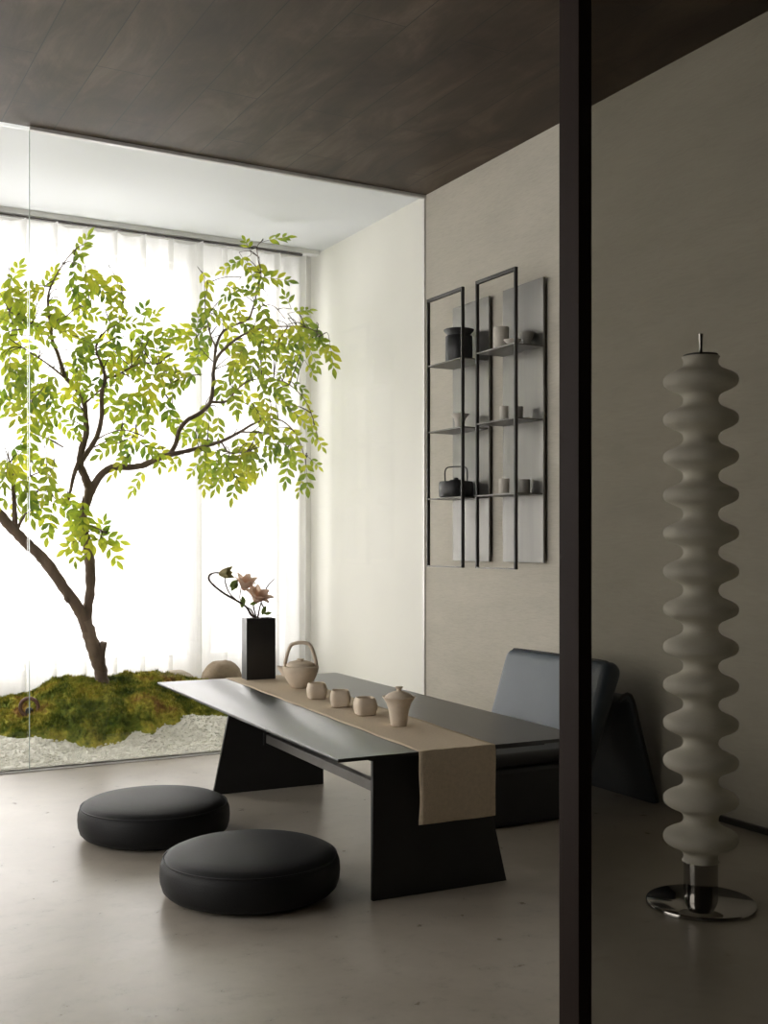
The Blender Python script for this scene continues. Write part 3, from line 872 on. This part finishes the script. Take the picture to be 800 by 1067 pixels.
def petal(mb, c, axis, out, L, Wd, opening):
    axis = axis.normalized(); out = (out - axis * out.dot(axis)).normalized()
    side = axis.cross(out)
    vs = []; nU, nV = 6, 4
    for i in range(nU + 1):
        t = i / nU
        th2 = opening * t
        cpt = c + axis * (L * t * math.cos(th2 * .7)) + out * (L * (.28 * math.sin(PI * min(t * .9, .5)) + t * math.sin(th2) * .6))
        w = Wd * (math.sin(PI * (t * .86 + .1)) ** .8)
        for k in range(nV + 1):
            s_ = (k / nV - .5) * 2
            vs.append(cpt + side * s_ * w * .5 - out * (s_ * s_) * w * .22 * -1 * -1)
    fs = [(i * (nV + 1) + k, i * (nV + 1) + k + 1, (i + 1) * (nV + 1) + k + 1, (i + 1) * (nV + 1) + k) for i in range(nU) for k in range(nV)]
    mb.add(vs, fs)
def flower(px, py, dy, ax, size, opening, n, mtl):
    c_ = Q(px, py, dy)
    axis = (RV * ax[0] + UV * ax[1] - FV * .35).normalized()
    o1 = axis.orthogonal().normalized(); o2 = axis.cross(o1)
    mb = MB()
    for k in range(n):
        a = 2 * PI * k / n + rt.uniform(-.2, .2)
        ring = k % 2
        petal(mb, c_, axis, o1 * math.cos(a) + o2 * math.sin(a), size * (1 - .1 * ring), size * .55, opening * (1 - .45 * ring))
    mb.build('flower', mtl, mg, smooth=True, world=True)
flower(228, 598, -.02, (.9, .1), .060, .45, 7, 'bud')
flower(254, 615, .02, (.25, .9), .074, .95, 11, 'petal')
flower(266, 628, -.01, (.35, .75), .082, 1.35, 12, 'petal')
def sprig_leaf(px, py, dy, ax, L):
    c_ = Q(px, py, dy)
    axis = (RV * ax[0] + UV * ax[1]).normalized()
    mb = MB()
    nrm = (-FV + UV * .3); nrm = (nrm - axis * nrm.dot(axis)).normalized()
    leaflet(mb, c_, axis, nrm, L, L * .5)
    mb.build('leaf', 'bloomleaf', mg, world=True)
for a in ((241, 616, .01, (.5, .9), .055), (239, 612, .01, (.75, .7), .05), (246, 614, .0, (0, 1), .04), (252, 634, -.01, (.1, 1), .045), (255, 630, -.01, (-.3, .9), .04), (273, 641, .0, (.35, .9), .045), (275, 640, .0, (.9, .2), .035), (260, 630, -.01, (.9, .25), .035), (270, 624, -.01, (1, .2), .045)):
    sprig_leaf(*a)

# teapot
tp_ = at_z(313, 717.0, TZ)
pot = thing('teapot', 'beige stoneware teapot with a tall looped handle on the runner', 'teapot', (tp_.x, tp_.y, RZ), -YAW)
s = .00393
body = [(.002, 0), (.034, 0), (.038, .003), (.050, .018), (.062, .040), (.070, .062), (.074, .082), (.073, .086), (.060, .0865)]
pb = MB().lathe(body, 48, cap=False)
pb.build('body', 'stoneware', pot, smooth=True)
MB().lathe([(.0595, .0867), (.057, .095), (.044, .103), (.026, .107), (.014, .108), (.013, .111), (.016, .114), (.011, .116), (.0005, .1165)], 40, cap=False).build('lid', 'stoneware', pot, smooth=True)
sp = MB()
sp.tube(catmull([(-.058, 0, .060), (-.076, 0, .073), (-.094, 0, .084)], 4), interp([.022, .013, .005], 4), 10)
sp.build('spout', 'stoneware', pot, smooth=True)
hp = catmull([(-.064, 0, .078), (-.061, 0, .105), (-.052, 0, .140), (-.040, 0, .168), (-.022, 0, .178), (.004, 0, .181), (.028, 0, .178), (.042, 0, .166), (.054, 0, .135), (.062, 0, .105), (.064, 0, .078)], 5)
hm = MB(); vs = []; n = 10
for i, p in enumerate(hp):
    d = (hp[min(i + 1, len(hp) - 1)] - hp[max(0, i - 1)]).normalized()
    nn = Vector((0, 1, 0)); u_ = d.cross(nn)
    for k in range(n):
        a = 2 * PI * k / n
        vs.append(p + u_ * (.0072 * math.cos(a)) + nn * (.011 * math.sin(a)))
fs = [(i * n + k, i * n + (k + 1) % n, (i + 1) * n + (k + 1) % n, (i + 1) * n + k) for i in range(len(hp) - 1) for k in range(n)]
hm.add(vs, fs).build('handle', 'stoneware', pot, smooth=True)

# cups
def sq(a, z):
    c_, s__ = abs(math.cos(a)), abs(math.sin(a))
    return 1 / ((c_ ** 5 + s__ ** 5) ** .2) * .93
cup0 = None
cups = [(330, 728.5, .25, 'farthest', 'beige stoneware teacup on the runner, nearest the looped handle teapot'),
        (354.5, 737, .1, 'middle', 'beige stoneware teacup in the middle of the row of three'),
        (380.5, 745.5, .32, 'near', 'beige stoneware teacup on the runner, nearest the lidded flared cup')]
for i, (px, py, rz, _, lab) in enumerate(cups):
    p = at_z(px, py, TZ)
    k_ = p.dot(FV) / FPX
    pr = [(.0005, 0), (.030, 0), (.034, .002), (.0385, .020), (.0395, .034), (.036, .048), (.032, .057), (.0315, .0585), (.0295, .0575), (.029, .045), (.028, .012), (.0005, .010)]
    if cup0 is None:
        o = MB().lathe(pr, 48, cap=False, mod=sq).build('teacup', 'stoneware', smooth=True)
        cup0 = o
    else:
        o = cup0.copy(); COL.objects.link(o)
    o.location = (p.x, p.y, RZ); o.rotation_euler = (0, 0, -YAW + rz)
    tag(o, lab, 'cup', 'row of stoneware teacups on the runner')

# lidded flared cup
p = at_z(415.5, 757, TZ)
gw = thing('lidded_cup', 'tall flared beige stoneware cup with knobbed lid at the near end of the runner', 'cup', (p.x, p.y, RZ), -YAW)
MB().lathe([(.0005, 0), (.025, 0), (.0265, .003), (.029, .025), (.033, .050), (.040, .072), (.050, .087), (.0545, .091), (.052, .093), (.046, .088), (.0435, .087)], 44, cap=False).build('body', 'stoneware', gw, smooth=True)
MB().lathe([(.0455, .0885), (.044, .094), (.034, .102), (.020, .108), (.009, .110), (.007, .114), (.010, .119), (.0135, .122), (.012, .124), (.0005, .1245)], 40, cap=False).build('lid', 'stoneware', gw, smooth=True)

# ================================================================== FLOOR CUSHIONS
def cushion(px, dep, rz, lab):
    u = (px - 400) / FPX
    x, y = dep * (S_ + u * C_), dep * (C_ - u * S_)
    t = thing('floor_cushion', lab, 'floor cushion', (x, y, 0), rz, 'round charcoal floor cushions')
    r = .258
    side = [(.225, .012), (.240, .014), (.250, .024), (.2565, .045), (.258, .065), (.2565, .088), (.251, .104), (.245, .109)]
    MB().lathe(side, 72, cap=False).build('side_panel', 'velvet', t, smooth=True)
    top = [(.245, .109), (.238, .1175), (.222, .1245), (.19, .131), (.14, .136), (.08, .1385), (.03, .139), (.0005, .139)]
    MB().lathe(top, 72, cap=False).build('top_panel', 'velvet', t, smooth=True)
    MB().tube([(.2475 * math.cos(2 * PI * k / 80), .2475 * math.sin(2 * PI * k / 80), .1085) for k in range(80)], .0028, 6, close=True).build('piping', 'velvet', t, smooth=True)
    MB().lathe([(.0005, 0), (.205, 0), (.212, .003), (.228, .0135), (.0005, .0135)], 64, cap=False).build('base', 'blackware', t, smooth=True)
cushion(261, 3.215, 0, 'round charcoal floor cushion nearest the camera, beside the table')
cushion(161, 3.85, .7, 'round charcoal floor cushion farther back, toward the glass and gravel')

# ================================================================== LOUNGE CHAIR
ch = thing('lounge_chair', 'low blue grey leather lounge chair between the tea table and right wall', 'armchair', (2.5, 3.6, 0))
y0, y1 = 3.28, 3.95
def W(px_list): return px_list
MB().box(2.17, 2.60, 3.245, y1, .003, .212).build('seat_base', 'chair_black', ch, bevel=.02, seg=3, world=True, smooth=False)
MB().box(2.16, 2.645, 3.235, y1 + .01, .213, .262).build('seat_cushion', 'chair_black', ch, bevel=.022, seg=4, world=True)
# backrest slab profile
def slab(p0, p1, th0, th1, n=10):
    a = Vector((p0[0], 0, p0[1])); b_ = Vector((p1[0], 0, p1[1]))
    d = (b_ - a).normalized(); nx_ = Vector((d.z, 0, -d.x))
    pts = [a - nx_ * th0 / 2, a + nx_ * th0 / 2]
    L = []
    for k in range(n + 1):
        an = PI * k / n
        q = b_ + nx_ * math.cos(an) * th1 / 2 + d * math.sin(an) * th1 / 2
        L.append((q.x, q.z))
    return [(p.x, p.z) for p in pts] + L
MB().prism_y(slab((2.612, .05), (2.778, .512), .06, .088), y0, y1).build('backrest', 'chair', ch, bevel=.038, seg=5, world=True, smooth=True)
outer = [(2.806, .408), (2.811, .417), (2.818, .425), (2.838, .432), (2.858, .424), (2.872, .400), (2.992, .002)]
inner = [(x - .018 if i > 3 else x + .0, z - (.016 if i <= 4 else 0.0)) for i, (x, z) in enumerate(outer)]
inner[0] = (2.812, .398); inner[-1] = (2.973, .002)
MB().prism_y(outer + inner[::-1], y0, y1).build('rear_support', 'chair', ch, world=True, bevel=.003)
mb = MB()
mb.tube([(x, y0 - .002, z + .004) for x, z in outer], .006, 8)
mb.build('piping', 'chair_black', ch, world=True, smooth=True)
mb = MB()
# dark piping along the backrest top edge
mb.tube(catmull([(2.758, y1 - .012, .535), (2.768, y1 - .03, .5515), (2.772, y1 - .06, .5565), (2.772, (y0 + y1) / 2, .558), (2.772, y0 + .06, .5565), (2.768, y0 + .03, .5515)], 6), .005, 8)
mb.build('piping', 'chair_black', ch, world=True, smooth=True)

# ================================================================== WALL SHELVES
SX0, SX1 = 2.832, 2.985
Z0, Z1 = .893, 2.217
LEV = [1.886, 1.560, 1.230]
def wall_shelf(ya, yb, lab):
    t = thing('wall_shelf', lab, 'shelf', (SX1, (ya + yb) / 2, Z0), 0, 'tall steel display shelves on the right wall')
    bw, bd = .010, .016
    f_ = MB()
    f_.box(SX0, SX0 + bd, ya, ya + bw, Z0, Z1); f_.box(SX0, SX0 + bd, yb - bw, yb, Z0, Z1)
    f_.box(SX0, SX0 + bd, ya + bw, yb - bw, Z1 - .016, Z1)
    f_.build('frame', 'shelf_frame', t, world=True, bevel=.001)
    MB().box(SX0, SX0 + .008, ya + bw, yb - bw, Z0, Z0 + .006).build('bottom_rail', 'shelf_plate', t, world=True)
    MB().box(SX1, SX1 + .010, ya, yb, Z0 + .028, Z1 - .028).build('back_panel', 'panel', t, world=True, bevel=.001)
    for z in (Z0 + .25, Z1 - .25):
        MB().box(SX1 + .0102, WX - .0005, ya + .08, yb - .08, z - .02, z + .02).build('wall_mount', 'shelf_frame', t, world=True)
    for z in LEV:
        MB().box(SX0 + .001, SX1 - .0005, ya + bw * .5, yb - bw * .5, z - .006, z).build('shelf_board', 'shelf_plate', t, world=True)
wall_shelf(4.43, 4.754, 'tall dark steel display shelf on the wall, nearer the garden glass')
wall_shelf(4.00, 4.315, 'tall dark steel display shelf on the wall, nearer the camera')

def wy(px, X):
    dx, dy = ray(px); return X / dx * dy
# black lidded jar
X = 2.900; j = thing('storage_jar', 'black lidded jar with flared rim, top shelf board near the garden', 'jar', (X, wy(478, X), LEV[0]))
MB().lathe([(.0005, 0), (.062, 0), (.0655, .004), (.0655, .120), (.062, .124), (.0005, .124)], 40, cap=False).build('body', 'blackware', j, smooth=True)
MB().lathe([(.0005, .1243), (.055, .1245), (.058, .134), (.072, .148), (.074, .154), (.070, .156), (.0005, .150)], 40, cap=False).build('lid', 'blackware', j, smooth=True)
# flared bowl cup
X = 2.905
o = MB().lathe([(.0005, 0), (.018, 0), (.020, .003), (.022, .030), (.028, .052), (.043, .070), (.045, .074), (.042, .073), (.025, .052), (.019, .030), (.0005, .006)], 36, cap=False).build('flared_cup', 'paleware', smooth=True)
o.location = (X, wy(479, X), LEV[1]); tag(o, 'pale flared cup alone on the middle board of the garden side shelf', 'cup')
# black kettle with loop handle
X = 2.895
k_ = thing('kettle', 'squat black kettle with thin loop handle on the lowest shelf board', 'kettle', (X, wy(475, X), LEV[2]), R(-62))
MB().lathe([(.0005, 0), (.076, 0), (.082, .006), (.084, .040), (.083, .070), (.079, .078), (.040, .080), (.0005, .080)], 44, cap=False).build('body', 'blackware', k_, smooth=True)
MB().lathe([(.034, .0802), (.030, .086), (.012, .088), (.011, .096), (.0005, .098)], 28, cap=False).build('lid', 'blackware', k_, smooth=True)
MB().tube(catmull([(.060, 0, .076), (.062, 0, .125), (.052, 0, .145), (.030, 0, .150), (-.030, 0, .150), (-.052, 0, .145), (-.062, 0, .125), (-.060, 0, .076)], 5), .0035, 8).build('handle', 'blackware', k_, smooth=True)
# unit 2
def cyl(name, mtl, px, X, lev, r, h, lab, cat='cup'):
    o = MB().lathe([(.0005, 0), (r * .92, 0), (r, .003), (r, h - .002), (r * .97, h), (r * .86, h - .001), (r * .84, .008), (.0005, .006)], 36, cap=False).build(name, mtl, smooth=True)
    o.location = (X, wy(px, X), LEV[lev]); tag(o, lab, cat); return o
cyl('tall_mug', 'paleware', 522, 2.90, 0, .037, .105, 'tall pale mug on the top board of the shelf nearer the camera', 'mug')
o = MB().lathe([(.0005, 0), (.015, 0), (.018, .004), (.036, .022), (.040, .028), (.037, .0275), (.016, .009), (.0005, .008)], 36, cap=False).build('shallow_bowl', 'paleware', smooth=True)
o.location = (2.880, wy(534, 2.880), LEV[0]); tag(o, 'shallow white bowl beside the tall pale mug on the top board', 'bowl')
o = MB().lathe([(.0005, 0), (.015, 0), (.017, .003), (.019, .030), (.029, .048), (.031, .064), (.028, .063), (.016, .03), (.0005, .008)], 36, cap=False).build('dark_cup', 'greyware', smooth=True)
o.location = (2.948, wy(549, 2.948), LEV[0]); tag(o, 'small dark grey cup behind the shallow white bowl on the top board', 'cup')
cyl('small_cup', 'paleware', 525, 2.885, 1, .020, .066, 'slim pale cup on the middle board, left of a grey cup')
cyl('small_cup', 'greyware', 540, 2.930, 1, .021, .062, 'slim grey cup on the middle board, right of a pale cup')
cyl('small_cup', 'paleware', 525, 2.885, 2, .024, .070, 'pale cup on the lowest board of the shelf nearer the camera')
cyl('small_cup', 'greyware', 546, 2.945, 2, .027, .064, 'grey cup on the lowest board, behind and right of the pale cup')

# ================================================================== FLOOR LAMP
ld = 3.10
u = (730 - 400) / FPX
lx, ly = ld * (S_ + u * C_), ld * (C_ - u * S_)
lp = thing('floor_lamp', 'tall unlit floor lamp with rippled white column on a chrome disc base', 'lamp', (lx, ly, 0))
k = ld / FPX
MB().lathe([(.0005, 0), (.147, 0), (.150, .002), (.150, .010), (.147, .013), (.0005, .0145)], 72, cap=False).build('base', 'chrome', lp, smooth=True)
zb = 1 - (897 - HOR) * k
MB().lathe([(.0005, .0146), (.046, .0146), (.0465, .016), (.0465, zb + .01), (.0005, zb + .01)], 48, cap=False).build('pole', 'chrome', lp, smooth=True)
prof = []
ztop = 1 - (372 - HOR) * k
per_px = 39.63
z_first = 1 - (397 - HOR) * k; z_last = 1 - (397 + 12 * per_px - HOR) * k
P_ = per_px * k
rmax, rmin = .102, .047
steps = 260
for i in range(steps + 1):
    z = zb + (ztop - zb) * i / steps
    ph = (z - z_last) / P_
    cc = .5 + .5 * math.cos(2 * PI * ph)
    cc = .5 + .5 * math.tanh(1.25 * math.cos(2 * PI * ph)) / math.tanh(1.25)
    r = rmin + (rmax - rmin) * cc
    prof.append((r, z))
MB().lathe([(.04, zb + .004)] + prof + [(.03, ztop + .001)], 64, cap=True).build('shade', 'lamp', lp, smooth=True)
MB().lathe([(.0005, ztop + .0012), (.046, ztop + .0012), (.047, ztop + .006), (.0005, ztop + .008)], 40, cap=False).build('top_cap', 'shelf_frame', lp, smooth=True)
MB().lathe([(.0005, ztop + .008), (.0065, ztop + .0085), (.0045, ztop + .02), (.006, ztop + .05), (.0075, ztop + .064), (.0005, ztop + .066)], 20, cap=False).build('finial', 'chrome', lp, smooth=True)

# ================================================================== LIGHT
def area(name, loc, rot, sx, sy, power, colr=(1, 1, 1)):
    l = bpy.data.lights.new(name, 'AREA')
    l.shape = 'RECTANGLE'; l.size = sx; l.size_y = sy; l.energy = power; l.color = colr
    o = bpy.data.objects.new(name, l); COL.objects.link(o)
    o.location = loc; o.rotation_euler = rot
    return o
area('sky_daylight', (.7, BY + 1.0, 1.75), (R(-90), 0, 0), 5.6, 3.2, 300, (1, .985, .975))
area('side_fill_light', (LX - .5, 3.4, 1.45), (0, R(-90), 0), 2.8, 3.6, 29, (1, .90, .77))  # added fill lamp outside the unseen left opening, brightens the room side
w = bpy.data.worlds.new('overcast_sky'); SC.world = w
w.use_nodes = True
bg = w.node_tree.nodes['Background']
bg.inputs['Color'].default_value = (1, .985, .97, 1)
bg.inputs['Strength'].default_value = 3.0

# ================================================================== CAMERA
cam = bpy.data.cameras.new('camera')
co = bpy.data.objects.new('camera', cam); COL.objects.link(co)
co.location = (0, 0, 1.0)
co.rotation_euler = (R(90), 0, -YAW)
cam.sensor_fit = 'HORIZONTAL'; cam.sensor_width = 36
cam.lens = 36 * FPX / 800
cam.shift_y = (HOR - 533.5) / 800
cam.clip_start = .05
SC.camera = co
vs_ = SC.view_settings
vs_.view_transform = 'Standard'; vs_.look = 'None'; vs_.exposure = 0.0; vs_.gamma = 1.0
vs_.use_curve_mapping = False
SC.cycles.max_bounces = 10
SC.cycles.transparent_max_bounces = 16
SC.cycles.diffuse_bounces = 6
SC.cycles.sample_clamp_indirect = 10
